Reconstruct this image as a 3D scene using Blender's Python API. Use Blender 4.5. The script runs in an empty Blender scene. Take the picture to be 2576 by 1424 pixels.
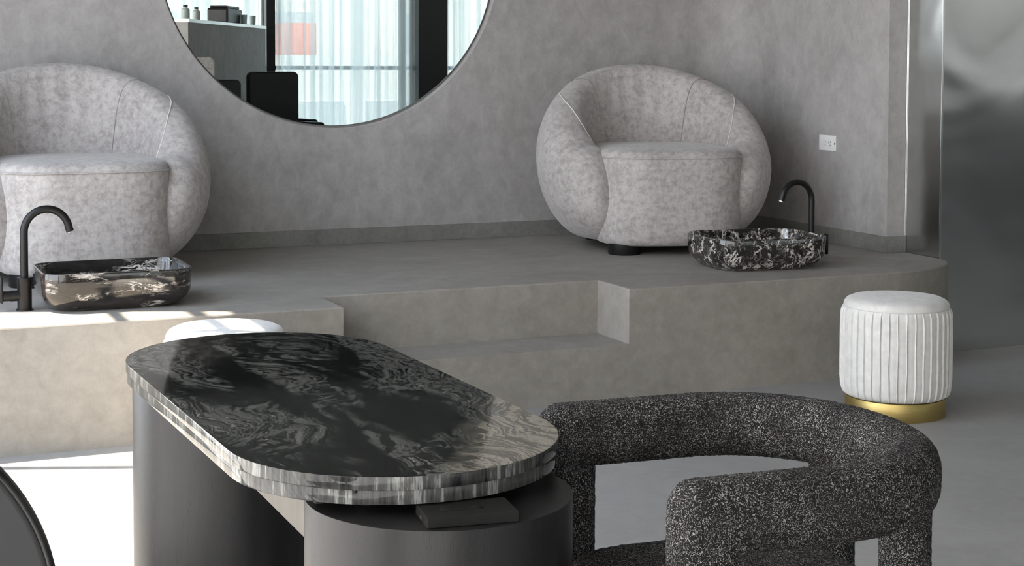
import bpy, bmesh, math, random
from mathutils import Vector, Matrix, noise
random.seed(7)
PI = math.pi
SC = bpy.context.scene
COL = SC.collection

# ------------------------------------------------------------------ helpers
def link(name, me, mat=None, parent=None, loc=None, rz=None, smooth=True):
    o = bpy.data.objects.new(name, me)
    COL.objects.link(o)
    if mat: me.materials.append(mat)
    if parent: o.parent = parent
    if loc is not None: o.location = loc
    if rz is not None: o.rotation_euler = (0, 0, rz)
    if smooth:
        for p in me.polygons: p.use_smooth = True
    return o

def empty(name, loc, label, cat, rz=0, group=None):
    o = bpy.data.objects.new(name, None)
    COL.objects.link(o)
    o.empty_display_size = .1
    o.location = loc; o.rotation_euler = (0, 0, rz)
    tag(o, label, cat, group)
    return o

def tag(o, label=None, cat=None, group=None, kind=None):
    if label: o['label'] = label
    if cat: o['category'] = cat
    if group: o['group'] = group
    if kind: o['kind'] = kind
    return o

def pyd(name, verts, faces):
    me = bpy.data.meshes.new(name)
    me.from_pydata([tuple(v) for v in verts], [], faces)
    me.validate(); me.update()
    return me

def fix(me):
    bm = bmesh.new(); bm.from_mesh(me)
    bmesh.ops.recalc_face_normals(bm, faces=bm.faces)
    bm.to_mesh(me); bm.free(); me.update()
    return me

def box_me(name, x0, x1, y0, y1, z0, z1, bev=0, seg=2):
    bm = bmesh.new()
    bmesh.ops.create_cube(bm, size=1)
    for v in bm.verts:
        v.co = Vector((x0 + (v.co.x + .5) * (x1 - x0), y0 + (v.co.y + .5) * (y1 - y0), z0 + (v.co.z + .5) * (z1 - z0)))
    if bev:
        bmesh.ops.bevel(bm, geom=list(bm.edges), offset=bev, segments=seg, profile=.5, affect='EDGES')
    me = bpy.data.meshes.new(name); bm.to_mesh(me); bm.free()
    return me

def box(name, x0, x1, y0, y1, z0, z1, mat, parent=None, bev=0, seg=2, smooth=False):
    return link(name, box_me(name, x0, x1, y0, y1, z0, z1, bev, seg), mat, parent, smooth=smooth)

def prism(name, pts, z0, z1, mat, parent=None, bev=0, seg=2, smooth=False):
    """vertical extrusion of a counter-clockwise outline, rims rounded by bev"""
    bm = bmesh.new()
    vb = [bm.verts.new((x, y, z0)) for x, y in pts]
    f = bm.faces.new(vb)
    r = bmesh.ops.extrude_face_region(bm, geom=[f])
    top = [g for g in r['geom'] if isinstance(g, bmesh.types.BMVert)]
    for v in top: v.co.z = z1
    bmesh.ops.recalc_face_normals(bm, faces=bm.faces)
    if bev:
        es = [e for e in bm.edges if abs(e.verts[0].co.z - e.verts[1].co.z) < 1e-6]
        bmesh.ops.bevel(bm, geom=es, offset=bev, segments=seg, profile=.5, affect='EDGES')
    me = bpy.data.meshes.new(name); bm.to_mesh(me); bm.free()
    o = link(name, me, mat, parent, smooth=smooth)
    if smooth:
        for p in me.polygons:
            if len(p.vertices) > 4: p.use_smooth = False
        mark_sharp(me)
    return o

def mark_sharp(me, ang=35):
    bm = bmesh.new(); bm.from_mesh(me)
    for e in bm.edges:
        if len(e.link_faces) == 2 and e.calc_face_angle(0) > math.radians(ang): e.smooth = False
    bm.to_mesh(me); bm.free()

def loops(name, rings, mat, parent=None, closed=True, caps=True, smooth=True, wrap=False, loc=None, rz=None):
    """skin consecutive rings of points"""
    n = len(rings[0]); vs = [p for r in rings for p in r]; fs = []
    m = len(rings)
    for i in range(m if wrap else m - 1):
        a, b = i * n, ((i + 1) % m) * n
        for j in range(n if closed else n - 1):
            k = (j + 1) % n
            fs.append((a + j, a + k, b + k, b + j))
    if caps and not wrap:
        fs.append(tuple(range(n))[::-1]); fs.append(tuple((m - 1) * n + j for j in range(n)))
    me = fix(pyd(name, vs, fs))
    return link(name, me, mat, parent, loc=loc, rz=rz, smooth=smooth)

def lathe(name, prof, mat, parent=None, n=96, loc=None, cx=0, cy=0, sharp=40):
    rings = [[(cx + r * math.cos(2 * PI * j / n), cy + r * math.sin(2 * PI * j / n), z) for j in range(n)] for r, z in prof]
    o = loops(name, rings, mat, parent, loc=loc)
    mark_sharp(o.data, sharp)
    return o

def tube(name, path, r, mat, parent=None, n=20, caps=True):
    P = [Vector(p) for p in path]
    rings = []; up = None
    for i, p in enumerate(P):
        t = (P[min(i + 1, len(P) - 1)] - P[max(i - 1, 0)]).normalized()
        if up is None:
            up = t.orthogonal().normalized()
        up = (up - t * up.dot(t)).normalized()
        s = t.cross(up)
        rr = r[i] if isinstance(r, (list, tuple)) else r
        rings.append([p + (up * math.cos(2 * PI * k / n) + s * math.sin(2 * PI * k / n)) * rr for k in range(n)])
    o = loops(name, rings, mat, parent, caps=caps)
    mark_sharp(o.data, 60)
    return o

def stadium(cx, hw, y0, y1, n=28, e=2.0):
    """closed CCW outline with rounded ends, long axis along y"""
    pts = []
    for k in range(n + 1):
        a = PI + PI * k / n
        pts.append((cx + hw * math.cos(a), y0 + hw + hw * math.sin(a)))
    for k in range(n + 1):
        a = PI * k / n
        pts.append((cx + hw * math.cos(a), y1 - hw + hw * math.sin(a)))
    return pts

def rrect(x0, x1, y0, y1, r, n=8):
    pts = []
    for cx, cy, a0 in ((x1 - r, y1 - r, 0), (x0 + r, y1 - r, PI / 2), (x0 + r, y0 + r, PI), (x1 - r, y0 + r, 1.5 * PI)):
        for k in range(n + 1):
            a = a0 + PI / 2 * k / n
            pts.append((cx + r * math.cos(a), cy + r * math.sin(a)))
    return pts

# ------------------------------------------------------------------ materials
class NT:
    def __init__(s, name):
        s.m = bpy.data.materials.new(name); s.m.use_nodes = True
        s.t = s.m.node_tree; s.t.nodes.clear()
        s.out = s.n('ShaderNodeOutputMaterial')
    def n(s, t, **k):
        o = s.t.nodes.new(t)
        for a, b in k.items(): setattr(o, a, b)
        return o
    def l(s, a, b): s.t.links.new(a, b)
    def coord(s, kind='Object', scale=(1, 1, 1), loc=(0, 0, 0), rot=(0, 0, 0)):
        c = s.n('ShaderNodeTexCoord'); m = s.n('ShaderNodeMapping')
        s.l(c.outputs[kind], m.inputs[0])
        m.inputs['Scale'].default_value = scale; m.inputs['Location'].default_value = loc; m.inputs['Rotation'].default_value = rot
        return m.outputs[0]
    def noise(s, v, scale, detail=4, rough=.55, dist=0, lac=2):
        n = s.n('ShaderNodeTexNoise')
        n.inputs['Scale'].default_value = scale; n.inputs['Detail'].default_value = detail
        n.inputs['Roughness'].default_value = rough; n.inputs['Distortion'].default_value = dist
        n.inputs['Lacunarity'].default_value = lac
        s.l(v, n.inputs['Vector']); return n
    def ramp(s, v, stops, interp='LINEAR'):
        r = s.n('ShaderNodeValToRGB'); r.color_ramp.interpolation = interp
        e = r.color_ramp.elements
        while len(e) < len(stops): e.new(.5)
        for q, (p, c) in zip(e, stops):
            q.position = p
            if not isinstance(c, (tuple, list)): c = (c, c, c)
            q.color = (*c, 1)
        s.l(v, r.inputs[0]); return r.outputs[0]
    def math(s, op, a, b=None, c=None):
        m = s.n('ShaderNodeMath', operation=op)
        for i, x in enumerate((a, b, c)):
            if x is None: continue
            if isinstance(x, (int, float)): m.inputs[i].default_value = x
            else: s.l(x, m.inputs[i])
        return m.outputs[0]
    def mix(s, f, a, b, mode='MIX'):
        m = s.n('ShaderNodeMix', data_type='RGBA', blend_type=mode)
        for i, x in ((0, f), (6, a), (7, b)):
            if isinstance(x, (int, float)): m.inputs[i].default_value = x if i == 0 else (x, x, x, 1)
            elif isinstance(x, tuple): m.inputs[i].default_value = (*x, 1)
            else: s.l(x, m.inputs[i])
        return m.outputs[2]
    def bump(s, h, strength=.3, dist=.01, normal=None):
        b = s.n('ShaderNodeBump'); b.inputs['Strength'].default_value = strength; b.inputs['Distance'].default_value = dist
        s.l(h, b.inputs['Height'])
        if normal is not None: s.l(normal, b.inputs['Normal'])
        return b.outputs[0]
    def bsdf(s, color=None, rough=.5, metal=0, normal=None, **k):
        p = s.n('ShaderNodeBsdfPrincipled')
        def st(i, x):
            if x is None: return
            if isinstance(x, tuple): p.inputs[i].default_value = (*x, 1)
            elif isinstance(x, (int, float)): p.inputs[i].default_value = x
            else: s.l(x, p.inputs[i])
        st('Base Color', color); st('Roughness', rough); st('Metallic', metal); st('Normal', normal)
        for a, b in k.items(): st(a.replace('_', ' '), b)
        s.l(p.outputs[0], s.out.inputs[0]); return p

def plain(name, col, rough=.5, metal=0, **k):
    t = NT(name); t.bsdf(col, rough, metal, **k); return t.m

def cement(name, lo, hi, rough=.55, stretch=(1, 1, 1), fine=.5, kind='Object', spec=.4, wipe=.0):
    t = NT(name)
    v = t.coord(kind, stretch)
    a = t.noise(v, 1.6, 7, .66, .8); b = t.noise(v, 15, 8, .72, .4); c = t.noise(v, 90, 3, .6)
    f = t.math('ADD', t.math('MULTIPLY', a.outputs[0], .48), t.math('MULTIPLY', b.outputs[0], .52))
    f = t.math('ADD', f, t.math('MULTIPLY', t.math('SUBTRACT', c.outputs[0], .5), .12 * fine))
    col = t.ramp(f, [(.37, lo), (.63, hi)])
    # thin trowel streaks
    w = t.noise(t.coord(kind, (7, 7, 1.3), (3, 1, 2), (.35, .2, .3)), 3, 5, .6, 2.5)
    st = t.ramp(t.math('ABSOLUTE', t.math('SUBTRACT', w.outputs[0], .5)), [(0, .86), (.012, 1.0)])
    col = t.mix(.6, col, st, 'MULTIPLY')
    rg = t.math('ADD', rough - .1, t.math('MULTIPLY', b.outputs[0], .2))
    nb = t.bump(f, .12, .01)
    t.bsdf(col, rg, 0, nb, Specular_IOR_Level=spec)
    return t.m

M = {}
M['wall'] = cement('wall_cement', (.275, .262, .254), (.415, .400, .390), .62, (1, 1, .75))
M['plat'] = cement('platform_cement', (.228, .211, .189), (.335, .314, .284), .6, (1, 1, 1))
M['floor'] = cement('floor_cement', (.265, .258, .248), (.340, .334, .322), .48, (1, 1, 1), .4)
M['base'] = cement('baseboard_cement', (.15, .148, .135), (.23, .228, .21), .6, (3, 3, 3))
M['ceil'] = plain('ceiling_paint', (.12, .12, .12), .9)
M['dark'] = plain('black_frame_paint', (.012, .012, .013), .4)
M['blackmetal'] = plain('matte_black_metal', (.018, .018, .019), .38, .6)
M['gold'] = None
M['glass'] = None

def m_gold():
    t = NT('brushed_brass'); v = t.coord('Object', (1, 1, 60))
    n = t.noise(v, 6, 3)
    t.bsdf(t.ramp(n.outputs[0], [(.3, (.44, .335, .125)), (.7, (.54, .42, .17))]), .46, 1); return t.m
M['gold'] = m_gold()

def m_steel():
    t = NT('stainless_steel')
    v = t.coord('Object', (1, 1, 1)); g = t.noise(t.coord('Object', (400, 400, 4)), 1, 2)
    a = t.noise(v, 1.5, 1.5, .4, .7)
    c = t.ramp(a.outputs[0], [(.3, (.56, .57, .57)), (.7, (.66, .67, .67))])
    nb = t.bump(a.outputs[0], .7, .035); nb = t.bump(g.outputs[0], .04, .001, nb)
    t.bsdf(c, .23, 1, nb); return t.m
M['steel'] = m_steel()
M['trimsteel'] = plain('bright_steel_trim', (.75, .76, .76), .25, 1)
M['mirror'] = plain('mirror_silver', (.86, .90, .89), 0.0, 1)

def m_velvet():
    t = NT('mottled_suede'); v = t.coord('Object')
    a = t.noise(v, 38, 8, .74, .2); b = t.noise(v, 6, 4, .6, .2); c = t.noise(v, 220, 2)
    f = t.math('ADD', t.math('MULTIPLY', a.outputs[0], .75), t.math('MULTIPLY', b.outputs[0], .25))
    col = t.ramp(f, [(.38, (.285, .262, .252)), (.46, (.355, .328, .314)), (.54, (.43, .402, .386)), (.64, (.485, .455, .438))])
    w = t.noise(t.coord('Object', (3, 3, .5)), 9, 3)
    nb = t.bump(w.outputs[0], .12, .02); nb = t.bump(c.outputs[0], .15, .001, nb)
    t.bsdf(col, .85, 0, nb, Sheen_Weight=.25, Sheen_Roughness=.5, Specular_IOR_Level=.2); return t.m
M['suede'] = m_velvet()
M['piping'] = plain('pale_piping', (.62, .60, .56), .8)
M['seam'] = plain('recessed_seam', (.24, .225, .205), .9)

def m_boucle():
    t = NT('black_white_boucle')
    v = t.coord('Object'); 
    wv = t.n('ShaderNodeTexNoise'); wv.inputs['Scale'].default_value = 60; wv.inputs['Detail'].default_value = 1
    t.l(v, wv.inputs['Vector'])
    off = t.n('ShaderNodeVectorMath', operation='MULTIPLY_ADD')
    t.l(wv.outputs['Color'], off.inputs[0]); off.inputs[1].default_value = (.006, .006, .006); t.l(v, off.inputs[2])
    a = t.noise(off.outputs[0], 280, .6, .5); b = t.noise(v, 370, 0, .5); g = t.noise(v, 14, 2)
    line = t.math('ABSOLUTE', t.math('SUBTRACT', a.outputs[0], .5))
    m1 = t.ramp(line, [(.018, 1.0), (.045, 0.0)])
    m2 = t.ramp(b.outputs[0], [(.36, 0.0), (.43, 1.0)])
    m = t.math('MULTIPLY', m1, m2)
    lite = t.ramp(g.outputs[0], [(.35, (.21, .20, .195)), (.65, (.40, .39, .375))])
    col = t.mix(m, (.012, .012, .013), lite)
    h = t.math('ADD', t.math('MULTIPLY', m, .6), t.math('MULTIPLY', a.outputs[0], .8))
    t.bsdf(col, .9, 0, t.bump(h, .55, .003), Specular_IOR_Level=.1); return t.m
M['boucle'] = m_boucle()

def m_tablestone(name, shift, light=1.0):
    t = NT(name)
    v = t.coord('Object', (1, 1, .12), shift)
    w1 = t.noise(v, 1.7, 2, .5); w2 = t.noise(v, 5.0, 4, .55)
    def warp(vec, nz, amt):
        o = t.n('ShaderNodeVectorMath', operation='MULTIPLY_ADD')
        s = t.n('ShaderNodeVectorMath', operation='SUBTRACT'); t.l(nz.outputs['Color'], s.inputs[0]); s.inputs[1].default_value = (.5, .5, .5)
        t.l(s.outputs[0], o.inputs[0]); o.inputs[1].default_value = (amt, amt * 3.0, 0); t.l(vec, o.inputs[2]); return o.outputs[0]
    vv = warp(warp(v, w1, .55), w2, .20)
    mp = t.n('ShaderNodeMapping'); t.l(vv, mp.inputs[0]); mp.inputs['Rotation'].default_value = (0, 0, -.18); mp.inputs['Scale'].default_value = (7.5, 1.25, 1)
    bands = t.noise(mp.outputs[0], 1.1, 5, .60, .35)
    fine = t.noise(mp.outputs[0], 11, 7, .75, .6)
    big = t.noise(v, 2.1, 2, .5, .5)
    ph = t.math('ADD', t.math('MULTIPLY', bands.outputs[0], 80), t.math('MULTIPLY', fine.outputs[0], 15))
    sw = t.math('MULTIPLY_ADD', t.math('SINE', ph), .5, .5)
    ph2 = t.math('ADD', t.math('MULTIPLY', bands.outputs[0], 210), t.math('MULTIPLY', fine.outputs[0], 30))
    sw2 = t.math('MULTIPLY_ADD', t.math('SINE', ph2), .5, .5)
    cm = t.n('ShaderNodeMapping'); t.l(v, cm.inputs[0]); cm.inputs['Scale'].default_value = (1.5, .38, 1)
    calm = t.ramp(t.noise(cm.outputs[0], 4.5, 4, .62, .5).outputs[0], [(.39, .14), (.52, 1.0)])
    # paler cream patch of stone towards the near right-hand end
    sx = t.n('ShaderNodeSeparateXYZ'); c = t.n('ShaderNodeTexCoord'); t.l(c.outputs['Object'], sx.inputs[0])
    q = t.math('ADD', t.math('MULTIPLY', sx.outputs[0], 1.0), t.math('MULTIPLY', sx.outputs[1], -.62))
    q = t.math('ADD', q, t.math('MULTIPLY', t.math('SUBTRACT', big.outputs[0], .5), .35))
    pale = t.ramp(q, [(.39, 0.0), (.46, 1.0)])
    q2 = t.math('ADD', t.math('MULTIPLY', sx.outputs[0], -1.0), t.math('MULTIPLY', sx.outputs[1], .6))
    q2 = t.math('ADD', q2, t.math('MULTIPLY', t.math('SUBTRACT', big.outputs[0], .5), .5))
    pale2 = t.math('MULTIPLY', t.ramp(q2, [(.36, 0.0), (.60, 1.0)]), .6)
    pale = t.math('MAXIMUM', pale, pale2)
    f = t.math('ADD', t.math('MULTIPLY', sw, .62), t.math('MULTIPLY', sw2, .22))
    f = t.math('ADD', f, t.math('MULTIPLY', fine.outputs[0], .16))
    fd = t.math('MULTIPLY', f, calm)
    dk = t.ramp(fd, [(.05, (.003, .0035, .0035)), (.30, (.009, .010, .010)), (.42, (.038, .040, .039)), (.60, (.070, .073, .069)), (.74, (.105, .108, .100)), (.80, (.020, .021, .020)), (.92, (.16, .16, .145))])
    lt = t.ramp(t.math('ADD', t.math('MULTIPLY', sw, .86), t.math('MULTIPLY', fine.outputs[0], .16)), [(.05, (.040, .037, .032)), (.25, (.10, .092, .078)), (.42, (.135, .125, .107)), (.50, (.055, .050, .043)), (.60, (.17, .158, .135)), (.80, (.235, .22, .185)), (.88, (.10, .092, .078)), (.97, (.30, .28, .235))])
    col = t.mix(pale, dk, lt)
    # edge faces cut through the veins: brighter, in upright bars
    ge = t.n('ShaderNodeNewGeometry'); sn = t.n('ShaderNodeSeparateXYZ'); t.l(ge.outputs['True Normal'], sn.inputs[0])
    side = t.math('LESS_THAN', t.math('ABSOLUTE', sn.outputs[2]), .5)
    e1 = t.noise(t.coord('Object', (1, 1, .02), shift), 15, 5, .8); e2 = t.noise(t.coord('Object', (1, 1, .15), shift), 120, 3, .7)
    ef = t.math('ADD', t.math('MULTIPLY', e1.outputs[0], .75), t.math('MULTIPLY', e2.outputs[0], .25))
    ec = t.ramp(ef, [(.36, (.006, .006, .007)), (.44, (.028, .029, .029)), (.52, (.065, .067, .065)), (.57, (.24, .245, .235)), (.61, (.07, .07, .068)), (.68, (.17, .17, .165))])
    col = t.mix(side, col, ec)
    t.bsdf(col, .05, 0, Specular_IOR_Level=.38); return t.m
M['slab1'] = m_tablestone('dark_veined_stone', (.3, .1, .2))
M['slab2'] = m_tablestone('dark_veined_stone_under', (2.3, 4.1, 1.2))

def m_sink(name, scale, shift, wid, dens):
    t = NT(name)
    v = t.coord('Object', scale, shift)
    w = t.noise(v, 7, 4, .6)
    o = t.n('ShaderNodeVectorMath', operation='MULTIPLY_ADD'); t.l(w.outputs['Color'], o.inputs[0]); o.inputs[1].default_value = (.16, .16, .16); t.l(v, o.inputs[2])
    a = t.noise(o.outputs[0], 6, 5, .6, .6); b = t.noise(o.outputs[0], 15, 6, .65, .8); g = t.noise(v, 9, 3, .5)
    l1 = t.ramp(t.math('ABSOLUTE', t.math('SUBTRACT', a.outputs[0], .5)), [(wid * .3, 1.0), (wid, 0.0)])
    l2 = t.ramp(t.math('ABSOLUTE', t.math('SUBTRACT', b.outputs[0], .48)), [(wid * .15, .8), (wid * .7, 0.0)])
    mk = t.ramp(g.outputs[0], [(dens, 0.0), (dens + .1, 1.0)])
    f = t.math('MAXIMUM', t.math('MULTIPLY', l1, mk), t.math('MULTIPLY', t.math('MULTIPLY', l2, mk), .6))
    bg = t.ramp(b.outputs[0], [(.35, (.006, .006, .007)), (.7, (.035, .030, .027))])
    col = t.mix(f, bg, (.62, .58, .54))
    t.bsdf(col, .08, 0, Specular_IOR_Level=.6, Coat_Weight=.3, Coat_Roughness=.03); return t.m
M['sinkL'] = m_sink('black_marble_broad_veins', (.7, .7, 2.4), (.3, 0, .2), .026, .50)
M['sinkR'] = m_sink('black_marble_fine_veins', (2.0, 2.0, 2.0), (5, 2, 1), .028, .40)

def m_wood(name, lo, hi):
    t = NT(name)
    v = t.coord('Object', (55, 55, 4)); a = t.noise(v, 1, 4, .6)
    v2 = t.coord('Object', (560, 560, 55)); b = t.noise(v2, 1, 1, .5)
    pores = t.ramp(b.outputs[0], [(.28, 0.0), (.34, 1.0)])
    col = t.mix(1.0, t.ramp(a.outputs[0], [(.3, lo), (.7, hi)]), t.mix(pores, .35, 1.0), 'MULTIPLY')
    nb = t.bump(pores, .25, .001)
    t.bsdf(col, .40, 0, nb, Specular_IOR_Level=.38); return t.m
M['wood'] = m_wood('black_stained_oak', (.008, .008, .0085), (.013, .013, .014))
M['beamwood'] = m_wood('beam_oak_lit_tone', (.055, .052, .049), (.088, .084, .078))  # paler copy of the drum oak, light on the beam's side put into the colour

def m_white():
    t = NT('white_plush'); v = t.coord('Object')
    a = t.noise(v, 30, 5, .6); c = t.noise(v, 500, 2)
    t.bsdf(t.ramp(a.outputs[0], [(.3, (.58, .57, .545)), (.7, (.70, .69, .665))]), .8, 0, t.bump(c.outputs[0], .15, .001), Sheen_Weight=.3, Specular_IOR_Level=.2)
    return t.m
M['white'] = m_white()
M['plastic'] = plain('white_plastic', (.80, .80, .79), .35)
M['slot'] = plain('socket_slot', (.05, .05, .05), .6)
M['leather'] = plain('charcoal_leather', (.035, .036, .038), .42)
M['rim'] = plain('black_leather_piping', (.006, .006, .006), .4)

def m_curtain(name, col, transp, trans_col, fac=.6):
    t = NT(name)
    d = t.n('ShaderNodeBsdfDiffuse'); d.inputs[0].default_value = (*col, 1)
    tr = t.n('ShaderNodeBsdfTranslucent'); tr.inputs[0].default_value = (*trans_col, 1)
    tp = t.n('ShaderNodeBsdfTransparent')
    m1 = t.n('ShaderNodeMixShader'); m1.inputs[0].default_value = fac
    t.l(d.outputs[0], m1.inputs[1]); t.l(tr.outputs[0], m1.inputs[2])
    m2 = t.n('ShaderNodeMixShader'); m2.inputs[0].default_value = transp
    t.l(m1.outputs[0], m2.inputs[1]); t.l(tp.outputs[0], m2.inputs[2])
    if transp > 0:
        nz = t.noise(t.coord('Object', (13, 13, .15)), 1, 2, .5)
        t.l(t.ramp(nz.outputs[0], [(.38, transp * .35), (.50, transp), (.60, transp * 1.5)]), m2.inputs[0])
    t.l(m2.outputs[0], t.out.inputs[0]); return t.m
def m_pane(name, tint):
    t = NT(name)
    tp = t.n('ShaderNodeBsdfTransparent'); tp.inputs[0].default_value = (*tint, 1)
    gl = t.n('ShaderNodeBsdfGlossy'); gl.inputs['Roughness'].default_value = 0.0
    m = t.n('ShaderNodeMixShader'); m.inputs[0].default_value = .05
    t.l(tp.outputs[0], m.inputs[1]); t.l(gl.outputs[0], m.inputs[2]); t.l(m.outputs[0], t.out.inputs[0]); return t.m
M['pane'] = m_pane('clear_glass', (.97, .97, .97))
M['tinted'] = m_pane('tinted_glass', (.60, .62, .61))
M['sheer'] = m_curtain('sheer_curtain', (.75, .82, .84), .36, (.78, .86, .88))
M['sheer_dense'] = m_curtain('dense_curtain', (.6, .6, .6), 0.0, (.80, .80, .80), .9)

# ------------------------------------------------------------------ dimensions (metres, x along the mirror wall, y towards it)
XL, XR, YB, YF = -.60, 9.0, 7.45, -4.4
ZC = 4.3
HP = .443; YP = 5.53
XW = 4.64

def struct(o, label=None):
    o['kind'] = 'structure'
    if label: o['label'] = label
    return o

# ---- shell
struct(box('floor', XL - .3, XR + .3, YF - .3, YB + .3, -.12, 0, M['floor']), 'smooth grey cement floor')
struct(box('ceiling', XL - .03, XR + .3, YF - .3, YB + .3, ZC, ZC + .15, M['ceil']), 'dark grey ceiling')
MX, MZ, MR = 2.315, 1.892, .872
def wall_with_hole():
    x0, x1, z0, z1, y0, y1, yr = XL - .03, XW - .002, 0, ZC, YB, YB + .25, YB + .055
    N = 192; vs = []; fs = []
    def rect(a):
        c_, s_ = math.cos(a), math.sin(a)
        t = min(((x1 - MX) / c_ if c_ > 1e-9 else (x0 - MX) / c_ if c_ < -1e-9 else 1e9), ((z1 - MZ) / s_ if s_ > 1e-9 else (z0 - MZ) / s_ if s_ < -1e-9 else 1e9))
        return MX + c_ * t, MZ + s_ * t
    A = [2 * PI * k / N for k in range(N)]
    for cx, cz in ((x1, z1), (x0, z1), (x0, z0), (x1, z0)):
        a = math.atan2(cz - MZ, cx - MX) % (2 * PI)
        i = min(range(N), key=lambda k: abs(A[k] - a)); A[i] = a
    R = [rect(a) for a in A]
    for a, (x, z) in zip(A, R): vs.append((x, y0, z))
    for a in A: vs.append((MX + (MR + .004) * math.cos(a), y0, MZ + (MR + .004) * math.sin(a)))
    for a in A: vs.append((MX + MR * math.cos(a), y0 + .003, MZ + MR * math.sin(a)))
    for a in A: vs.append((MX + MR * math.cos(a), yr, MZ + MR * math.sin(a)))
    for a, (x, z) in zip(A, R): vs.append((x, y1, z))
    for k in range(N):
        j = (k + 1) % N
        for l in range(3): fs.append((l * N + k, l * N + j, (l + 1) * N + j, (l + 1) * N + k))
        fs.append((k, 4 * N + k, 4 * N + j, j))
    fs.append(tuple(3 * N + k for k in range(N))); fs.append(tuple(4 * N + k for k in range(N))[::-1])
    me = fix(pyd('wall_back', vs, fs)); return link('wall_back', me, M['wall'], smooth=False)
struct(wall_with_hole(), 'grey cement wall with the round mirror set into it')
RC = .32
CORNER = [(XW - RC + RC * math.cos(PI / 2 - PI / 2 * k / 16), YB - RC + RC * math.sin(PI / 2 - PI / 2 * k / 16)) for k in range(17)]
# right return of the alcove, its outer corner at y 6.11
struct(prism('wall_right', [(XW, 6.125), (4.745, 6.125), (4.745, 6.30), (5.2, 6.30), (5.2, YB + .25), (XW, YB + .25), (XW, YB + .002)] + CORNER, 0, ZC, M['wall'], smooth=True), 'grey cement side wall with the power outlet')
struct(box('baseboard_back', XL, XW - RC, YB - .011, YB - .0003, HP, HP + .077, M['base'], bev=.0015), 'dark grey baseboard under the mirror wall')
struct(prism('baseboard_right', [(XW - .011, 6.112), (4.742, 6.112), (4.742, 6.1245), (XW - .0005, 6.1245)] + [(XW - RC + (RC - .0005) * math.cos(PI / 2 * k / 16), YB - RC + (RC - .0005) * math.sin(PI / 2 * k / 16)) for k in range(17)] + [(XW - RC + (RC - .011) * math.cos(PI / 2 * k / 16), YB - RC + (RC - .011) * math.sin(PI / 2 * k / 16)) for k in range(16, -1, -1)], HP, HP + .077, M['base'], bev=.0015, smooth=True), 'dark grey baseboard along the side wall')

# ---- platform with its step notch and rounded end
r = .31; ccx, ccy = 4.42, YP + r
out = [(XL, YP), (1.745, YP), (1.745, YP + .283), (2.938, YP + .283), (2.938, YP), (4.18, YP)]
arc = []
for k in range(0, 21):
    a = -PI / 2 + PI / 2 * k / 20
    arc.append((4.18 + .55 * math.cos(a), YP + .33 + .33 * math.sin(a)))
out += arc[1:]
out += [(4.738, 6.111), (XW - .0005, 6.111)] + [(XW - RC + (RC - .0005) * math.cos(PI / 2 * k / 12), YB - RC + (RC - .0005) * math.sin(PI / 2 * k / 12)) for k in range(13)] + [(XL, YB - .0005)]
def two_tier(name, tiers, mat):
    bm = bmesh.new()
    for pts, z0, z1, bev in tiers:
        f = bm.faces.new([bm.verts.new((x, y, z0)) for x, y in pts])
        r_ = bmesh.ops.extrude_face_region(bm, geom=[f])
        top = set(g for g in r_['geom'] if isinstance(g, bmesh.types.BMVert))
        for v in top: v.co.z = z1
        bm.normal_update()
        es = [e for e in bm.edges if e.verts[0] in top and e.verts[1] in top]
        bmesh.ops.recalc_face_normals(bm, faces=bm.faces)
        if bev: bmesh.ops.bevel(bm, geom=es, offset=bev, segments=2, profile=.5, affect='EDGES')
    me = bpy.data.meshes.new(name); bm.to_mesh(me); bm.free()
    o = link(name, me, mat); mark_sharp(me, 20); return o
low = [q for q in out if q not in ((1.745, YP), (1.745, YP + .283), (2.938, YP + .283), (2.938, YP))]
plat = two_tier('platform', [(low, 0, .221, 0), (out, .221, HP, .006)], M['plat'])
tag(plat, 'raised grey cement platform with a step cut into its front, under the armchairs', 'platform')

# ---- steel clad pier on the right
pier = empty('steel_cladding', (4.745, 5.875, 0), 'brushed stainless steel wall cladding beyond the rounded platform end', 'cladding')
def local(o, p):
    o.parent = p; o.matrix_parent_inverse = p.matrix_basis.inverted(); return o
local(box('side_panel', 4.7455, 4.80, 5.87, 6.118, 0, ZC, M['steel'], bev=.001), pier)
local(box('front_panel', 4.7455, XR, 5.862, 5.869, 0, ZC, M['steel'], bev=.001), pier)
local(box('edge_trim', 4.7415, 4.7475, 5.858, 5.864, 0, ZC, M['trimsteel']), pier)
local(box('edge_trim', 4.7405, 4.7450, 6.119, 6.1245, HP + .08, ZC, M['trimsteel']), pier)
# solid behind the steel
struct(box('wall_far_right', 4.805, XR + .3, 5.872, 6.12, 0, ZC, M['dark']), 'wall core behind the steel')

# ---- left wall: glazing
wl = struct(prism('wall_left', [(XL - .03, 6.34), (XL, 6.34), (XL, YB + .25), (XL - .03, YB + .25)], 0, ZC, M['wall']), 'cement wall beside the tall window')
struct(box('wall_left_pier', XL - .12, XL, 3.70, 3.95, 0, ZC, M['wall']), 'pier between the tall windows')
struct(box('trim_1', XL - .03, XL, YF - .3, 6.34, 4.203, ZC, M['wall']), 'lintel over the tall windows')
def window(name, y0, y1, bars_z, bars_y, label):
    w = empty(name, (XL - .03, (y0 + y1) / 2, 0), label, 'window'); w['kind'] = 'structure'; del w['category']
    for i, z in enumerate(bars_z): local(box('frame_rail', XL - .030, XL - .005, y0, y1, z[0], z[1], M['dark']), w)
    for y in bars_y: local(box('frame_post', XL - .030, XL - .005, y - .022, y + .022, 0, 4.203, M['dark']), w)
    local(box('glass_pane', XL - .020, XL - .016, y0, y1, .03, 4.203, M['pane']), w)
    return w
window('window_1', 3.95, 6.34, [(3.405, 3.472), (3.924, 4.010), (0, .03)], [5.82], 'tall black framed window letting the sun in')
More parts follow.
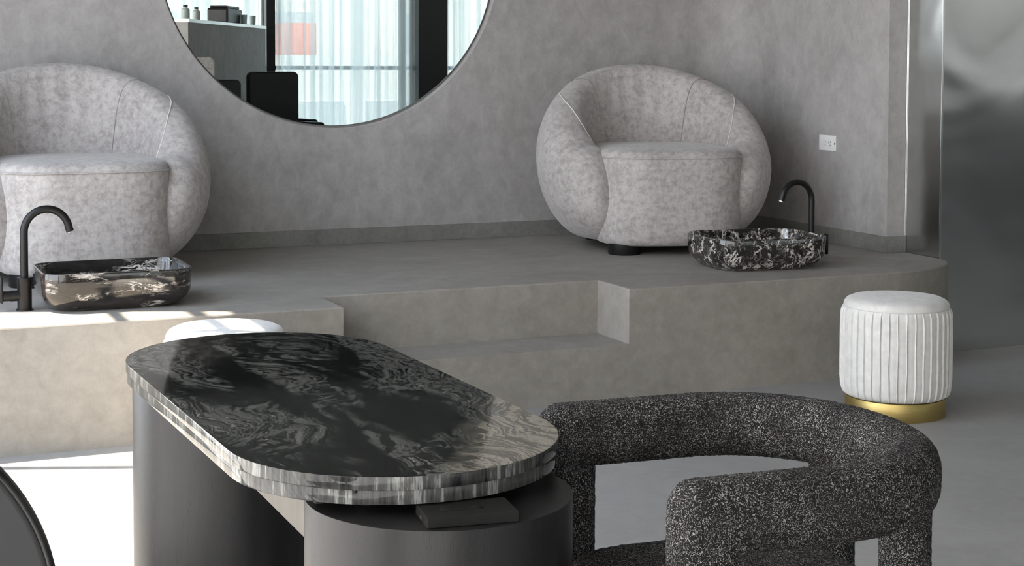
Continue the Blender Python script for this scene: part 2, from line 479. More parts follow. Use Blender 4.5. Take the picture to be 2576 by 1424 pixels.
window('window_2', YF, 3.70, [(3.355, 3.465), (0, .05)], [1.8, -.2, -2.2], 'curtained tall window beside the desk')

def curtain(name, a, b, z0, z1, mat, label, amp=.035, wl=.11, seed=1, group=None):
    ax, ay = a; bx, by = b
    L = math.hypot(bx - ax, by - ay); n = int(L / .012); tx, ty = (bx - ax) / L, (by - ay) / L; nx, ny = -ty, tx
    rings = []
    for zi in range(9):
        z = z0 + (z1 - z0) * zi / 8; row = []
        for i in range(n + 1):
            s = L * i / n
            ph = 2 * PI * s / wl + 1.8 * noise.noise(Vector((s * 2.2, seed * 7.1, z * .12)))
            d = amp * math.sin(ph) * (.65 + .5 * noise.noise(Vector((s * 3.1, seed, 3))))
            row.append((ax + tx * s + nx * d, ay + ty * s + ny * d, z))
        rings.append(row)
    o = loops(name, rings, mat, closed=False, caps=False)
    tag(o, label, 'curtain', group); return o
curtain('sheer_curtain', (XL + .12, YF + .2), (XL + .12, 3.68), .02, 4.12, M['sheer_dense'], 'unseen long curtain added over the side window to soften the sun', seed=3)  # unseen, added to stop direct sun and give soft light from the side

# ---- far end of the room, seen in the mirror
struct(box('wall_front', XL - .3, XR + .3, YF - .25, YF, 0, .12, M['dark']), 'window kerb')
struct(box('trim_2', XL - .3, XR + .3, YF - .25, YF, 3.0, ZC, M['dark']), 'lintel at the far end')
struct(box('wall_front_left', XL - .3, 2.2, YF - .25, YF, 0, 3.0, M['wall']), 'solid end wall')
w3 = empty('window_3', (5.5, YF, 0), 'wide black framed window behind sheer curtains', 'window'); w3['kind'] = 'structure'; del w3['category']
for x in (2.2, 3.55, 5.11, 6.95, 8.95): local(box('frame_post', x - .04, x + .04, YF - .12, YF - .04, .12, 3.0, M['dark']), w3)
local(box('frame_rail', 2.2, XR, YF - .10, YF - .06, 1.24, 1.29, M['dark']), w3)
local(box('glass_pane', 2.2, XR, YF - .13, YF - .124, .12, 3.0, M['tinted']), w3)
curtain('sheer_curtain', (3.3, YF + .16), (4.98, YF + .16), .25, 2.98, M['sheer'], 'white sheer curtain behind the tall cement counter, seen in the mirror', seed=5, amp=.03, wl=.16)
struct(box('trim_3', 5.04, 5.15, -4.26, -4.12, 0, 3.0, M['dark']), 'black window post beside the counter')
curtain('sheer_curtain', (5.17, YF + .22), (6.98, YF + .22), .25, 2.98, M['sheer'], 'white sheer curtain left of the black column, seen in the mirror', seed=1, amp=.045, wl=.15)
curtain('sheer_curtain', (7.42, YF + .22), (8.9, YF + .22), .25, 2.98, M['sheer'], 'white sheer curtain right of the black column, seen in the mirror', seed=2, amp=.045, wl=.15)
col = box('column', 7.0, 7.40, -4.33, -4.0, 0, ZC, M['dark']); tag(col, 'black column between the curtains, seen in the mirror', 'column')
pp = plain('pale_plaster', (.72, .72, .70), .8)
struct(box('wall_end_right', XR, XR + .25, YF - .3, -1.2, 0, ZC, pp), 'side wall far right')
struct(box('wall_end_right_far', XR, XR + .25, 4.4, 5.87, 0, ZC, pp), 'side wall far right, beyond the added window')
struct(box('trim_5', XR, XR + .25, -1.2, 4.4, 0, 1.22, pp), 'wall under the added window')
struct(box('trim_6', XR, XR + .25, -1.2, 4.4, 3.1, ZC, pp), 'wall over the added window')
struct(box('added_window', XR + .10, XR + .11, -1.2, 4.4, 1.22, 3.1, m_pane('dark_tinted_glass', (.31, .308, .298))), 'unseen tinted window added to brighten the steel reflection')  # added out of view so the upper steel has something bright to reflect
struct(box('trim_4', XR - .04, XR - .001, YF + .6, 5.85, 0, 1.22, M['dark']), 'unseen dark panel added to darken the low steel reflection')  # added out of view so the steel reflects dark low down

# tall cement counter with salon gear on it
def rotbox(name, c, ang, l, w, z0, z1, mat, parent=None, bev=.003):
    o = box(name, -l / 2, l / 2, -w / 2, w / 2, z0, z1, mat, parent, bev=bev)
    o.location = (c[0], c[1], 0); o.rotation_euler = (0, 0, ang); return o
A0, A1 = Vector((3.40, -.95)), Vector((4.95, -3.80))
ang = math.atan2((A1 - A0).y, (A1 - A0).x); Ld = (A1 - A0).length; mid = (A0 + A1) / 2 + Vector((math.sin(ang), -math.cos(ang))) * .28
ct = empty('reception_counter', (mid.x, mid.y, 0), 'tall grey cement counter against the windows, seen in the mirror', 'counter', ang)
box('body', -Ld / 2, Ld / 2, -.27, .27, 0, 1.74, M['wall'], ct)
box('ledge', -Ld / 2, Ld / 2, -.28, .285, 1.74, 1.775, M['steel'], ct, bev=.002)
def oncounter(s, w=0): # point on the counter top at distance s from its near end
    d = (A1 - A0).normalized(); p = A0 + d * s + Vector((d.y, -d.x)) * (.2 + w); return (p.x, p.y, 1.775)
for i, (s, h, rr, lb) in enumerate([(.55, .16, .045, 'frosted bottle, first on the counter seen in the mirror'), (.95, .15, .04, 'frosted bottle, second on the counter seen in the mirror')]):
    b = empty('bottle', oncounter(s), lb, 'bottle')
    lathe('body', [(.001, 0), (rr, 0), (rr, h * .7), (rr * .5, h * .82), (rr * .5, h * .86)], plain('frosted_glass_%d' % i, (.45, .5, .48), .3), b, n=24)
    lathe('cap', [(.001, h * .86), (rr * .55, h * .86), (rr * .55, h), (.001, h)], M['blackmetal'], b, n=24)
tr = empty('appliance', oncounter(2.1), 'black countertop appliance with two glasses before it, seen in the mirror', 'appliance', ang)
box('housing', -.32, .32, -.12, .12, 0, .17, M['dark'], tr, bev=.02)
box('lid', -.27, .27, -.10, .10, .17, .20, M['blackmetal'], tr, bev=.01)
for i, s in enumerate((2.35, 2.75)):
    g = lathe('drinking_glass', [(.001, 0), (.03, 0), (.036, .11), (.033, .11), (.028, .006), (.001, .006)], plain('clear_tumbler_%d' % i, (.6, .68, .68), .05), n=24, loc=oncounter(s, -.16))
    tag(g, ['clear tumbler on the counter beside the black appliance', 'clear tumbler nearest the window post on the counter'][i], 'glass')

# black salon chair (seen in the mirror)
def salon_chair(loc, rz, label, w=.60, top=1.235, bm=None):
    c = empty('salon_chair', (*loc, 0), label, 'chair', rz)
    bk = prism('backrest', rrect(-w / 2, w / 2, .52, top, .06), -.05, .05, bm or M['rim'], c, bev=.02, smooth=True)
    bk.rotation_euler = (PI / 2, 0, 0); bk.location = (0, .28, 0)
    box('seat', -w / 2 + .03, w / 2 - .03, -.28, .24, .40, .52, M['rim'], c, bev=.03, smooth=True)
    for s in (-1, 1): box('armrest', s * w / 2 - .04, s * w / 2 + .04, -.25, .26, .50, .70, M['rim'], c, bev=.03, smooth=True)
    lathe('pedestal', [(.001, 0), (.27, 0), (.27, .02), (.05, .04), (.035, .06), (.035, .40), (.001, .40)], M['blackmetal'], c, n=40)
    return c
salon_chair((4.50, -1.30), PI - .25, 'black leather salon chair seen in the mirror, tallest dark one before the curtain')
salon_chair((4.70, -2.15), PI - .25, 'black salon chair half hidden behind the tall dark one in the mirror', .56, 1.06)
salon_chair((3.86, -.60), 2.7, 'low black salon chair before the cement counter, seen in the mirror', .36, 1.16)
salon_chair((3.34, -.25), PI, 'cream backed salon chair at the lower left rim of the mirror view', .44, 1.385, M['suede'])

# ---- outside, through the curtains
def building(x0, x1, y0, y1, h, colr, label, rows, cols, wc):
    b = empty('building', ((x0 + x1) / 2, y0, -4), label, 'building')
    m = plain(label[:12] + '_render', colr, .8)
    local(box('wall', x0, x1, y1, y0, -4, h, m), b)
    for i in range(cols):
        for j in range(rows):
            xx = x0 + (x1 - x0) * (i + .5) / cols; zz = -1 + (h + .4) * (j + .5) / rows
            local(box('window', xx - .5, xx + .5, y0 - .02, y0 + .03, zz - .5, zz + .55, wc), b)
    return b
wcol = plain('distant_window', (.50, .53, .55), .3)
building(9.9, 10.7, -21, -23, 2.25, (.70, .20, .12), 'narrow terracotta building beyond the curtains', 1, 1, wcol)
building(9.0, 13.5, -17.5, -20, 1.48, (.78, .77, .74), 'low white shop roof beyond the curtains', 1, 3, wcol)
building(6, 27, -25, -33, 3.3, (.80, .78, .72), 'cream building beyond the curtains', 3, 6, wcol)
gr = box('ground', -60, 70, -70, 40, -4.2, -4.0, plain('street_asphalt', (.25, .25, .25), .9)); gr['kind'] = 'structure'

# ------------------------------------------------------------------ round mirror
mir = empty('round_mirror', (MX, YB + .055, MZ), 'large round mirror set into the cement wall above the platform', 'mirror')
def ring(name, prof, mat, parent, n=200):
    rings = []
    for j in range(n):
        a = 2 * PI * j / n
        rings.append([(rr * math.cos(a), yy, rr * math.sin(a)) for rr, yy in prof])
    o = loops(name, rings, mat, parent, wrap=True); mark_sharp(o.data, 30); return o
ring('backing', [(.01, -.0005), (MR - .022, -.0005), (MR - .022, -.012), (.01, -.012)], M['dark'], mir)
n = 200
rings = [[(rr * math.cos(2 * PI * j / n), yy, rr * math.sin(2 * PI * j / n)) for j in range(n)] for rr, yy in ((MR - .012, -.0125), (MR - .010, -.016), (MR - .012, -.0182))]
gm = loops('mirror_glass', rings, M['mirror'], mir, smooth=False)

# ------------------------------------------------------------------ tub armchairs
def tub_chair(name, loc, rz, label):
    root = empty(name, loc, label, 'armchair', rz)
    FM = math.radians(121)
    def sm(x): x = max(0, min(1, x)); return x * x * (3 - 2 * x)
    def section(phi, s=1.0, fwd=0.0):
        a = abs(phi); k = sm(a / FM)
        rc = .425 + .014 * sm((a - 1.0) / .9)
        cx, cy = rc * math.sin(phi), rc * math.cos(phi)
        zt = .895 - .385 * (a / FM) ** 2.0
        zb = .05
        wa = .140 - .018 * k
        zc = (zt + zb) / 2; hb = (zt - zb) / 2
        # move along the tangent for the arm end
        tx, ty = math.cos(phi) * (1 if phi > 0 else -1), -math.sin(phi) * (1 if phi > 0 else -1)
        cx += tx * fwd; cy += ty * fwd
        nx, ny = math.sin(phi), math.cos(phi)
        pts = []
        N = 48
        for j in range(N):
            t = 2 * PI * j / N
            ct_, st_ = math.cos(t), math.sin(t)
            e = 2 / (2.2 + .35 * k)
            u = math.copysign(abs(ct_) ** e, ct_); v = math.copysign(abs(st_) ** e, st_)
            zz = zc * (1) + hb * v * s
            if s < 1: zz = .30 + (zz - .30)   # keep level
            h = (zz - zb) / (zt - zb)
            # the shell narrows towards the floor and leans out at mid height
            lean = .036 * math.sin(PI * min(1, max(0, h))) - (.075 + .02 * k) * (1 - min(1, h)) ** 2.2 - .035 * h ** 3 * (1 - k)
            off = wa * u * (s ** .9) + lean
            pts.append((cx + nx * off, cy + ny * off, zz))
        return pts
    rings = []
    m = 96; caps = 14; L = .165
    for k in range(caps, 0, -1):
        q = math.sin(PI / 2 * k / caps); s = math.cos(PI / 2 * k / caps)
        rings.append(section(-FM, max(s, .03), L * q))
    for i in range(m + 1): rings.append(section(-FM + 2 * FM * i / m))
    for k in range(1, caps + 1):
        q = math.sin(PI / 2 * k / caps); s = math.cos(PI / 2 * k / caps)
        rings.append(section(FM, max(s, .03), L * q))
    sh = loops('shell', rings, M['suede'], root)
    # gathers on the back cushion
    for v in sh.data.vertices:
        x, y, z = v.co
        if y > .05 and z > .45:
            w = math.exp(-(x / .22) ** 2) * sm((z - .5) / .2) * sm((.93 - z) / .1)
            d = .004 * math.sin(x * 75 + 3 * noise.noise(Vector((x * 6, z * 5, 1)))) * w
            v.co.y += d
        dd = noise.noise(Vector((x * 3.1, y * 3.1, z * 3.1 + rz))) * .006
        rr = math.hypot(x, y) or 1
        v.co.x += x / rr * dd; v.co.y += y / rr * dd
    # seams: the path follows one section of the shell
    def seam(phi, j0, j1, nm, mat, rad, lift, fw=0, s=1.0):
        P = section(phi, s, fw); c = Vector((0, 0, 0))
        for p in P: c += Vector(p)
        c /= len(P); path = []
        for j in range(j0, j1 + 1):
            p = Vector(P[j % len(P)]); d = (p - c).normalized(); path.append(p + d * lift)
        tube(nm, path, rad, mat, root, n=8)
    def surf(phi, tdeg, lift, fw=0, s_=1.0):
        P = section(phi, s_, fw); n_ = len(P); x = (tdeg / 360 * n_) % n_; i0 = int(x); fr = x - i0
        p = Vector(P[i0]).lerp(Vector(P[(i0 + 1) % n_]), fr)
        c = Vector((0, 0, 0))
        for q in P: c += Vector(q)
        c /= n_
        return p + (p - c).normalized() * lift
    for sg in (-1, 1):
        path = [surf(sg * math.radians(55 - 14 * k / 30), 78 + 102 * k / 30, .0012) for k in range(31)]
        tube('panel_seam', path, .0018, M['seam'], sh, n=8)
        path = []
        for k in range(41):
            q = k / 40
            ph = math.radians(68) + (FM - math.radians(68)) * min(1, q * 1.15)
            over = max(0, q * 1.15 - 1) / .15
            fw = L * .35 * over
            path.append(surf(sg * ph, 68 + 74 * q, .0015, fw, math.cos(math.asin(fw / L))))
        tube('piping', path, .0030, M['piping'], sh, n=8)
    # seat block
    rings = []
    def plan(t, sc, z):
        pts = []
        N = 80
        for j in range(N):
            a = 2 * PI * j / N
            e = 2 / 4.2
            c_, s_ = math.cos(a), math.sin(a)
            u = math.copysign(abs(c_) ** e, c_); v = math.copysign(abs(s_) ** e, s_)
            x = .356 * u + .012; y = -.075 + .375 * v
            if v < 0: y -= .028 * (1 - (u * u)) 
            f = sc
            pts.append((x * f, -.075 + (y + .075) * f, z + .010 * (z > .3) + t * (1 - (x / .40) ** 2) * (1 - ((y + .075) / .42) ** 2)))
        return pts
    for z, sc in ((.045, .90), (.055, .955), (.085, .985), (.20, 1.0), (.36, 1.0), (.425, .998), (.447, .99), (.452, .986), (.458, .984), (.474, .965), (.484, .92), (.489, .84)):
        rings.append(plan(0, sc, z))
    for sc in (.65, .4, .15): rings.append(plan(0, sc, .489 + .008 * (1 - sc)))
    seat = loops('seat', rings, M['suede'], root)
    # welt round the top of the seat
    P = plan(0, 1.0, .449); P2 = [Vector(p) for p in P]
    front = [p + Vector((p.x, p.y, 0)).normalized() * .0 for p in P2 if p.y < -.20]
    idx = [i for i, p in enumerate(P2) if p.y < -.15]
    path = [P2[i] for i in idx]
    tube('seat_welt', path, .0030, M['suede'], seat, n=8)
    for fx, fy in ((-.22, -.33), (.22, -.33), (-.2, .3), (.2, .3)):
        lathe('foot', [(.001, 0), (.075, 0), (.078, .006), (.078, .06), (.001, .06)], M['blackmetal'], root, n=40, cx=fx, cy=fy)
    box('underframe', -.28, .28, -.30, .30, .038, .058, M['dark'], root)
    return root
tub_chair('tub_armchair', (.962, 6.86, HP), 0.0, 'mottled pale grey tub armchair behind the left basin, partly cut off')
tub_chair('tub_armchair', (3.755, 6.83, HP), -math.radians(14.5), 'mottled pale grey tub armchair beside the power outlet wall')

# ------------------------------------------------------------------ basins
def basin(loc, rz, w, d, h, mat, label, rad=.085):
    root = empty('basin', loc, label, 'basin', rz)
    def ol(sx, sy, r): 
        return rrect(-sx / 2, sx / 2, -sy / 2, sy / 2, r, 10)
    prof = [(w * .74, d * .66, 0), (w * .80, d * .74, 0.001), (w * .87, d * .83, .012), (w * .945, d * .93, .036), (w * .985, d * .98, .062), (w, d, h * .8), (w, d, h - .004), (w - .003, d - .003, h), (w - .017, d - .017, h), (w - .020, d - .020, h - .003), (w - .024, d - .024, h * .7), (w * .88, d * .85, .05), (w * .76, d * .70, .026), (w * .4, d * .4, .020), (.05, .05, .018)]
    rings = []
    for i, (a, b, z) in enumerate(prof):
        rr = min(rad, b / 2 - .001, a / 2 - .001)
        if i >= 8: rr = min(rad - .012, b / 2 - .001, a / 2 - .001)
        rings.append([(x, y, z) for x, y in ol(a, b, rr)])
    o = loops('bowl', rings, mat, root); mark_sharp(o.data, 50)
    lathe('drain', [(.001, .0185), (.022, .0185), (.024, .0205), (.018, .0225), (.001, .0225)], M['blackmetal'], o, n=32)
    return root
basin((.975, 5.945, HP), 0, .545, .40, .142, M['sinkL'], 'black marble basin with broad white veins beside the left tap')
basin((3.80, 5.955, HP), -.10, .545, .43, .142, M['sinkR'], 'black marble basin with dense fine veins in front of an armchair', .10)

def tap(loc, rz, label):
    """spout leans towards +x, lever towards -x"""
    t = empty('tap', loc, label, 'tap', rz)
    lathe('base_flange', [(.001, 0), (.030, 0), (.030, .006), (.001, .006)], M['blackmetal'], t, n=40)
    lathe('body', [(.001, .006), (.0255, .006), (.0255, .093), (.0262, .094), (.0262, .118), (.0245, .120), (.001, .120)], M['blackmetal'], t, n=48)
    path = [(0, 0, .115), (0, 0, .20), (0, 0, .275)]
    R_ = .080
    for k in range(1, 25):
        a = PI - math.radians(172) * k / 24
        path.append((R_ + R_ * math.cos(a), 0, .282 + R_ * 1.05 * math.sin(a)))
    path.append((path[-1][0] + .004, 0, path[-1][2] - .012))
    sp_ = tube('spout', path, .0140, M['blackmetal'], t, n=28)
    e = path[-1]
    tube('aerator', [(e[0] - .001, 0, e[2] + .004), (e[0] + .001, 0, e[2] - .003)], .0112, M['trimsteel'], sp_, n=24)
    vs_ = tube('valve_stem', [(-.015, 0, .055), (-.050, 0, .055), (-.0505, 0, .055), (-.075, 0, .055)], [.020, .020, .0185, .0185], M['blackmetal'], t, n=32)
    h = box('lever', -.086, -.075, -.014, .014, .030, .125, M['blackmetal'], vs_, bev=.004, smooth=True)
    return t
tap((.655, 5.90, HP), 0, 'matte black gooseneck tap at the left end of the broad veined basin')
tap((4.115, 5.985, HP), PI, 'matte black gooseneck tap at the right end of the fine veined basin')

# ------------------------------------------------------------------ pleated stools
def stool(loc, label, rz=0):
    root = empty('pleated_stool', loc, label, 'stool', rz, 'round white pleated stools')
    lathe('brass_band', [(.001, 0), (.1885, 0), (.190, .002), (.190, .068), (.1885, .070), (.001, .070)], M['gold'], root, n=128)
    N = 40
    cell = [(0, -.0010), (.03, .0030), (.07, .0056), (.11, .0036), (.15, -.0012), (.30, .0002), (.55, .0010), (.80, .0004)]
    prof = [(.150, .071, 0), (.185, .073, .3), (.197, .082, .8), (.2030, .100, 1), (.2065, .14, 1), (.2070, .20, 1), (.2070, .30, 1), (.2065, .36, 1), (.2050, .395, .9), (.2025, .408, .5), (.1995, .414, .1)]
    rings = []
    for rr, z, amp in prof:
        row = []
        for c_ in range(N):
            for t_, d_ in cell:
                a = 2 * PI * (c_ + t_) / N + .006 * math.sin(z * 28 + c_ * 1.7)
                q = rr + d_ * amp
                row.append((q * math.cos(a), q * math.sin(a), z))
        rings.append(row)
    o = loops('pleated_skirt', rings, M['white'], root, caps=False)
    mark_sharp(o.data, 55)
    c = [(.1985, .412), (.2000, .418), (.1975, .430), (.188, .442), (.170, .450), (.12, .456), (.06, .458), (.001, .4585)]
    lathe('cushion_top', c, M['white'], root, n=128, sharp=80)
    return root
stool((3.772, 4.912, 0), 'round white pleated stool with brass band, standing alone near the steel cladding')
stool((1.235, 5.235, 0), 'round white pleated stool mostly hidden behind the stone topped desk', .3)

# ------------------------------------------------------------------ manicure desk
dx, dy = .822, 2.748
desk = empty('manicure_desk', (dx, dy, 0), 'oval dark stone topped manicure desk on two black oak drums', 'desk', .03)
def dprism(name, pts, z0, z1, mat, **k):
    return prism(name, [(x - dx, y - dy) for x, y in pts], z0, z1, mat, desk, smooth=True, **k)
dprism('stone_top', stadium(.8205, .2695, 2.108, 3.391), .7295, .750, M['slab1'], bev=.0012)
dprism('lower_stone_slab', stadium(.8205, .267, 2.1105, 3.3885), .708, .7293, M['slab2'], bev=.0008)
def drum(cx, cy, nm):
    return dprism(nm, stadium(cx, .2055, cy - .206, cy + .206, 40), 0, .690, M['wood'], bev=.0015)
drum(.840, 2.228, 'drum_base'); drum(.799, 3.268, 'drum_base')
dprism('spacer_block', rrect(.70, .98, 2.20, 2.36, .02), .690, .708, M['dark'])
dprism('spacer_block', rrect(.70, .98, 3.14, 3.30, .02), .690, .708, M['dark'])
dprism('apron_beam', [(.646, 2.24), (.95, 2.24), (.95, 3.24), (.676, 3.24)], .622, .7075, M['beamwood'], bev=.001)
M['boxplastic'] = plain('matte_black_plastic', (.010, .010, .010), .6, 0, Specular_IOR_Level=.2)
bx = empty('control_box', (.842, 2.080, .6903), 'slim black control box on the near drum of the desk', 'box', -.14)
box('housing', -.0675, .0675, -.0385, .0385, 0, .0155, M['boxplastic'], bx, bev=.0012)
box('slot_cover', -.040, .020, -.012, .004, .0150, .0168, M['rim'], bx)
box('side_switch', -.0690, -.0672, -.004, .002, .004, .009, M['slot'], bx)

# ------------------------------------------------------------------ boucle chair
def rough_up(me, amp, sc):
    me.calc_loop_triangles() if False else None
    ns = [v.normal.copy() for v in me.vertices]
    for v, nn in zip(me.vertices, ns):
        v.co += nn * (amp * noise.noise(v.co * sc) + amp * .5 * noise.noise(v.co * sc * 2.3))
bc = empty('boucle_chair', (1.40, 2.20, 0), 'black and white boucle barrel chair drawn up to the desk', 'chair', -.07)
def se(cx, cz, a, b, e, N):
    out = []
    for j in range(N):
        t = 2 * PI * j / N
        c_, s_ = math.cos(t), math.sin(t)
        out.append((a * math.copysign(abs(c_) ** (2 / e), c_), b * math.copysign(abs(s_) ** (2 / e), s_)))
    return out
def sweep(name, path, sec, normal_fn, mat, parent, taper=None):
    rings = []
    P = [Vector(p) for p in path]
    for i, p in enumerate(P):
        t = (P[min(i + 1, len(P) - 1)] - P[max(i - 1, 0)]).normalized()
        s = normal_fn(i, t); u = s.cross(t).normalized()
        k = taper[i] if taper else 1
        rings.append([p + (s * a + u * b) * k for a, b in sec])
    return loops(name, rings, mat, parent)
# U shaped rail: far arm down post -> far arm -> back -> near arm -> down post (local frame: opening towards -x)
HY, XA = .268, -.225
zr = .690
path = []
def add(p): path.append(p)
zs = .44
Rr = .235
x1 = .215 - Rr + .03
xe = XA - .050
for k in range(0, 16): add((xe + (x1 - xe) * k / 15, HY, zr))
for k in range(1, 41):
    a = PI / 2 - PI * k / 40
    add((x1 + Rr * math.cos(a), HY * math.copysign(abs(math.sin(a)) ** .92, math.sin(a)), zr))
for k in range(1, 16): add((x1 + (xe - x1) * k / 15, -HY, zr))
# densify
dense = []
for a, b in zip(path[:-1], path[1:]):
    a, b = Vector(a), Vector(b); m_ = max(1, int((b - a).length / .0045))
    for k in range(m_): dense.append(a + (b - a) * k / m_)
dense.append(Vector(path[-1]))
for _ in range(6):
    dense = [dense[0]] + [(dense[i - 1] + dense[i] * 2 + dense[i + 1]) / 4 for i in range(1, len(dense) - 1)] + [dense[-1]]
sec = se(0, 0, .046, .056, 2.7, 84)
def nf(i, t):
    # sideways direction stays horizontal, perpendicular to the plan direction
    q = dense[i]
    if abs(t.z) > .2 or q.x < x1:
        return Vector((0, 1 if q.y > 0 else -1, 0))
    h = Vector((t.x, t.y, 0)).normalized(); return Vector((-h.y, h.x, 0)) * (1)
ne = len(dense); taper = []
for i in range(ne):
    dd = min((dense[i] - dense[0]).length, (dense[i] - dense[-1]).length)
    r_ = .042
    taper.append(1 if dd >= r_ else max(.05, 1 - (r_ - math.sqrt(max(0, r_ * r_ - (r_ - dd) ** 2))) / .050))
rail = sweep('arm_rail', dense, sec, nf, M['boucle'], bc, taper)
rough_up(rail.data, .0016, 190)
# seat and lower back support
def cushion(name, pts, z0, z1, rad, parent, steps=7):
    rings = []
    cxm = sum(p[0] for p in pts) / len(pts); cym = sum(p[1] for p in pts) / len(pts)
    def sc(k, z): return [(cxm + (x - cxm) * k, cym + (y - cym) * k, z) for x, y in pts]
    R0 = .3
    for k in range(steps + 1):
        a = PI / 2 * k / steps; rings.append(sc(1 - rad / R0 * (1 - math.sin(a)), z0 + rad * (1 - math.cos(a))))
    m_ = max(2, int((z1 - z0 - 2 * rad) / .006))
    for k in range(1, m_): rings.append(sc(1, z0 + rad + (z1 - z0 - 2 * rad) * k / m_))
    for k in range(steps + 1):
        a = PI / 2 * k / steps; rings.append(sc(1 - rad / R0 * (1 - math.cos(a)), z1 - rad + rad * math.sin(a)))
    kk = 1 - rad / R0
    for k in range(1, 24): rings.append(sc(kk * (1 - k / 24.0), z1 + .006 * (k / 24)))
    o = loops(name, rings, M['boucle'], parent); rough_up(o.data, .0014, 190); return o
pts = []
for k in range(160):
    a = 2 * PI * k / 160; c_, s_ = math.cos(a), math.sin(a)
    pts.append((-.022 + .242 * math.copysign(abs(c_) ** .42, c_), .258 * math.copysign(abs(s_) ** .42, s_)))
cushion('seat', pts, .34, .494, .035, bc)
# rear posts joining seat and back rail
for yy in (-.125, .125):
    pts = [(.215 + (.014 if yy > 0 else 0) + .038 * math.cos(2 * PI * k / 72), yy + .050 * math.sin(2 * PI * k / 72)) for k in range(72)]
    rings = [[(x, y, z) for x, y in pts] for z in [.02 + (.655 - .02) * i / 120 for i in range(121)]]
    o = loops('rear_post', rings, M['boucle'], bc); rough_up(o.data, .0014, 190)
for yy in (-HY, HY):
    pts = [(XA + .049 * math.copysign(abs(math.cos(2 * PI * k / 84)) ** .7, math.cos(2 * PI * k / 84)), yy + .0455 * math.copysign(abs(math.sin(2 * PI * k / 84)) ** .7, math.sin(2 * PI * k / 84))) for k in range(84)]
    rings = [[(x, y, z) for x, y in pts] for z in [.02 + (.70 - .02) * i / 130 for i in range(131)]]
    o = loops('front_leg', rings, M['boucle'], bc); rough_up(o.data, .0014, 190)

# ------------------------------------------------------------------ round backed chair at the lower left edge
rc_ = empty('round_back_chair', (-.025, 1.60, 0), 'charcoal leather chair with round back, cut off at lower left corner', 'chair', 0)
pts = []
for k in range(96):
    a = 2 * PI * k / 96; c_, s_ = math.cos(a), math.sin(a)
    pts.append((.228 * c_, .80 + .228 * s_))
bk = prism('backrest', pts, -.015, .015, M['leather'], rc_, bev=.008, seg=3, smooth=True)
bk.rotation_euler = (PI / 2, 0, 0)
path = [(x * 1.0, -.0, y) for x, y in pts]
rings = []
P = [Vector(p) for p in path]; nn = len(P)
for i, p in enumerate(P):
    t = (P[(i + 1) % nn] - P[i - 1]).normalized(); u = Vector((0, 1, 0)); s = t.cross(u)
    rings.append([p + s * .0055 * math.cos(2 * PI * k / 10) + u * .017 * math.sin(2 * PI * k / 10) for k in range(10)])
loops('rim_piping', rings, M['rim'], rc_, wrap=True)
box('seat', -.2, .2, .02, .42, .40, .46, M['leather'], rc_, bev=.02, smooth=True)
for sx in (-.10, .10): tube('back_stem', [(sx, .03, .43), (sx, .022, .62), (sx, .018, .72)], .011, M['blackmetal'], rc_, n=12)
for sx in (-.17, .17):
    for sy in (.05, .39):
        tube('leg', [(sx, sy, .001), (sx, sy, .405)], .012, M['blackmetal'], rc_, n=12)

# ------------------------------------------------------------------ power outlet
ol = empty('power_outlet', (XW, 6.611, .945), 'white double power outlet on the side wall beside the armchair', 'outlet')
box('cover_plate', -.006, -.0002, -.071, .071, -.039, .039, M['plastic'], ol, bev=.002)
sf = box('socket_face', -.0075, -.0055, -.042, .045, -.024, .024, M['plastic'], ol, bev=.0008)
for y0 in (.020, -.022):
    box('slot', -.0080, -.0070, y0 - .0015 + .007, y0 + .0015 + .007, -.001, .009, M['slot'], sf)
    box('slot', -.0080, -.0070, y0 - .0015 - .007, y0 + .0015 - .007, .001, .011, M['slot'], sf)
    box('slot', -.0080, -.0070, y0 - .003 - .005, y0 + .003 - .005, -.013, -.008, M['slot'], sf)
box('switch', -.0082, -.0055, -.069, -.062, -.006, .004, M['slot'], ol, bev=.001)

# ------------------------------------------------------------------ light
sun = bpy.data.lights.new('sun', 'SUN'); sun.energy = 27.0; sun.angle = math.radians(.55); sun.color = (1, .87, .70)
so = bpy.data.objects.new('sun', sun); COL.objects.link(so)
so.rotation_euler = Vector((.52, -.2, -1)).to_track_quat('-Z', 'Y').to_euler()
so.location = (-6, 8, 12)

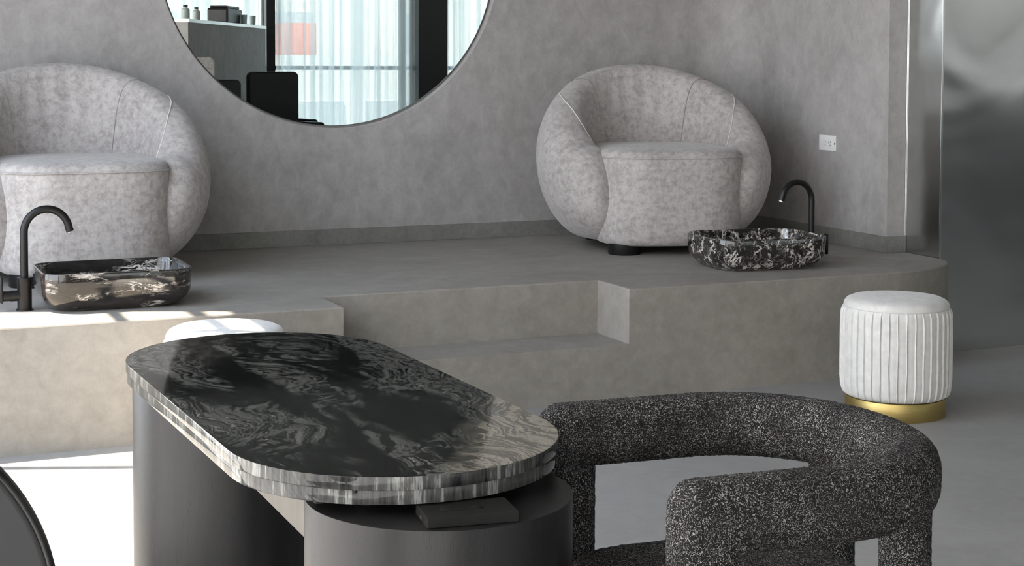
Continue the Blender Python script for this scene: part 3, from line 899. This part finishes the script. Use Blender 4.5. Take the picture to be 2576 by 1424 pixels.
w = bpy.data.worlds.new('sky'); SC.world = w; w.use_nodes = True
nt = w.node_tree; nt.nodes.clear()
o_ = nt.nodes.new('ShaderNodeOutputWorld'); b_ = nt.nodes.new('ShaderNodeBackground')
tc = nt.nodes.new('ShaderNodeTexCoord'); sp = nt.nodes.new('ShaderNodeSeparateXYZ'); rp = nt.nodes.new('ShaderNodeValToRGB')
nt.links.new(tc.outputs['Generated'], sp.inputs[0]); nt.links.new(sp.outputs[2], rp.inputs[0])
e = rp.color_ramp.elements; e[0].position = 0; e[0].color = (.93, .95, .97, 1); e[1].position = .7; e[1].color = (.62, .76, .96, 1)
nt.links.new(rp.outputs[0], b_.inputs[0]); b_.inputs[1].default_value = 6.4
nt.links.new(b_.outputs[0], o_.inputs[0])

def portal(name, loc, rot, sx, sy):
    l = bpy.data.lights.new(name, 'AREA'); l.shape = 'RECTANGLE'; l.size = sx; l.size_y = sy
    l.cycles.is_portal = True
    o = bpy.data.objects.new(name, l); COL.objects.link(o); o.location = loc; o.rotation_euler = rot
portal('window_portal', (XL - .06, 5.145, 2.07), (0, -PI / 2, 0), 4.14, 2.4)
portal('end_window_portal', (5.6, YF - .13, 1.56), (PI / 2, 0, 0), 6.8, 2.88)

# ------------------------------------------------------------------ camera
f, cy, p, ro, a = 3950, 345, .048, .003, .413
F = Vector((0, math.cos(p), -math.sin(p))); Rt = Vector((1, 0, 0)); U = Vector((0, math.sin(p), math.cos(p)))
c, s = math.cos(ro), math.sin(ro)
R2 = Rt * c + U * s; U2 = -Rt * s + U * c
Wm = Matrix(((math.cos(a), math.sin(a), 0), (-math.sin(a), math.cos(a), 0), (0, 0, 1)))
R2, U2, F = Wm @ R2, Wm @ U2, Wm @ F
cam = bpy.data.cameras.new('camera'); co = bpy.data.objects.new('camera', cam); COL.objects.link(co)
mt = Matrix((R2, U2, -F)).transposed().to_4x4(); mt.translation = (0, 0, 1.35)
co.matrix_world = mt
cam.sensor_fit = 'HORIZONTAL'; cam.sensor_width = 36; cam.lens = 36 * f / 2576
cam.shift_y = -(712 - cy) / 2576
cam.clip_start = .05; cam.clip_end = 200
SC.camera = co

SC.view_settings.view_transform = 'Standard'; SC.view_settings.look = 'None'; SC.view_settings.gamma = 1
SC.view_settings.exposure = 0.19
SC.view_settings.use_curve_mapping = False
SC.cycles.use_denoising = True
SC.cycles.max_bounces = 9; SC.cycles.diffuse_bounces = 5; SC.cycles.glossy_bounces = 5; SC.cycles.transparent_max_bounces = 12
SC.cycles.sample_clamp_indirect = 6
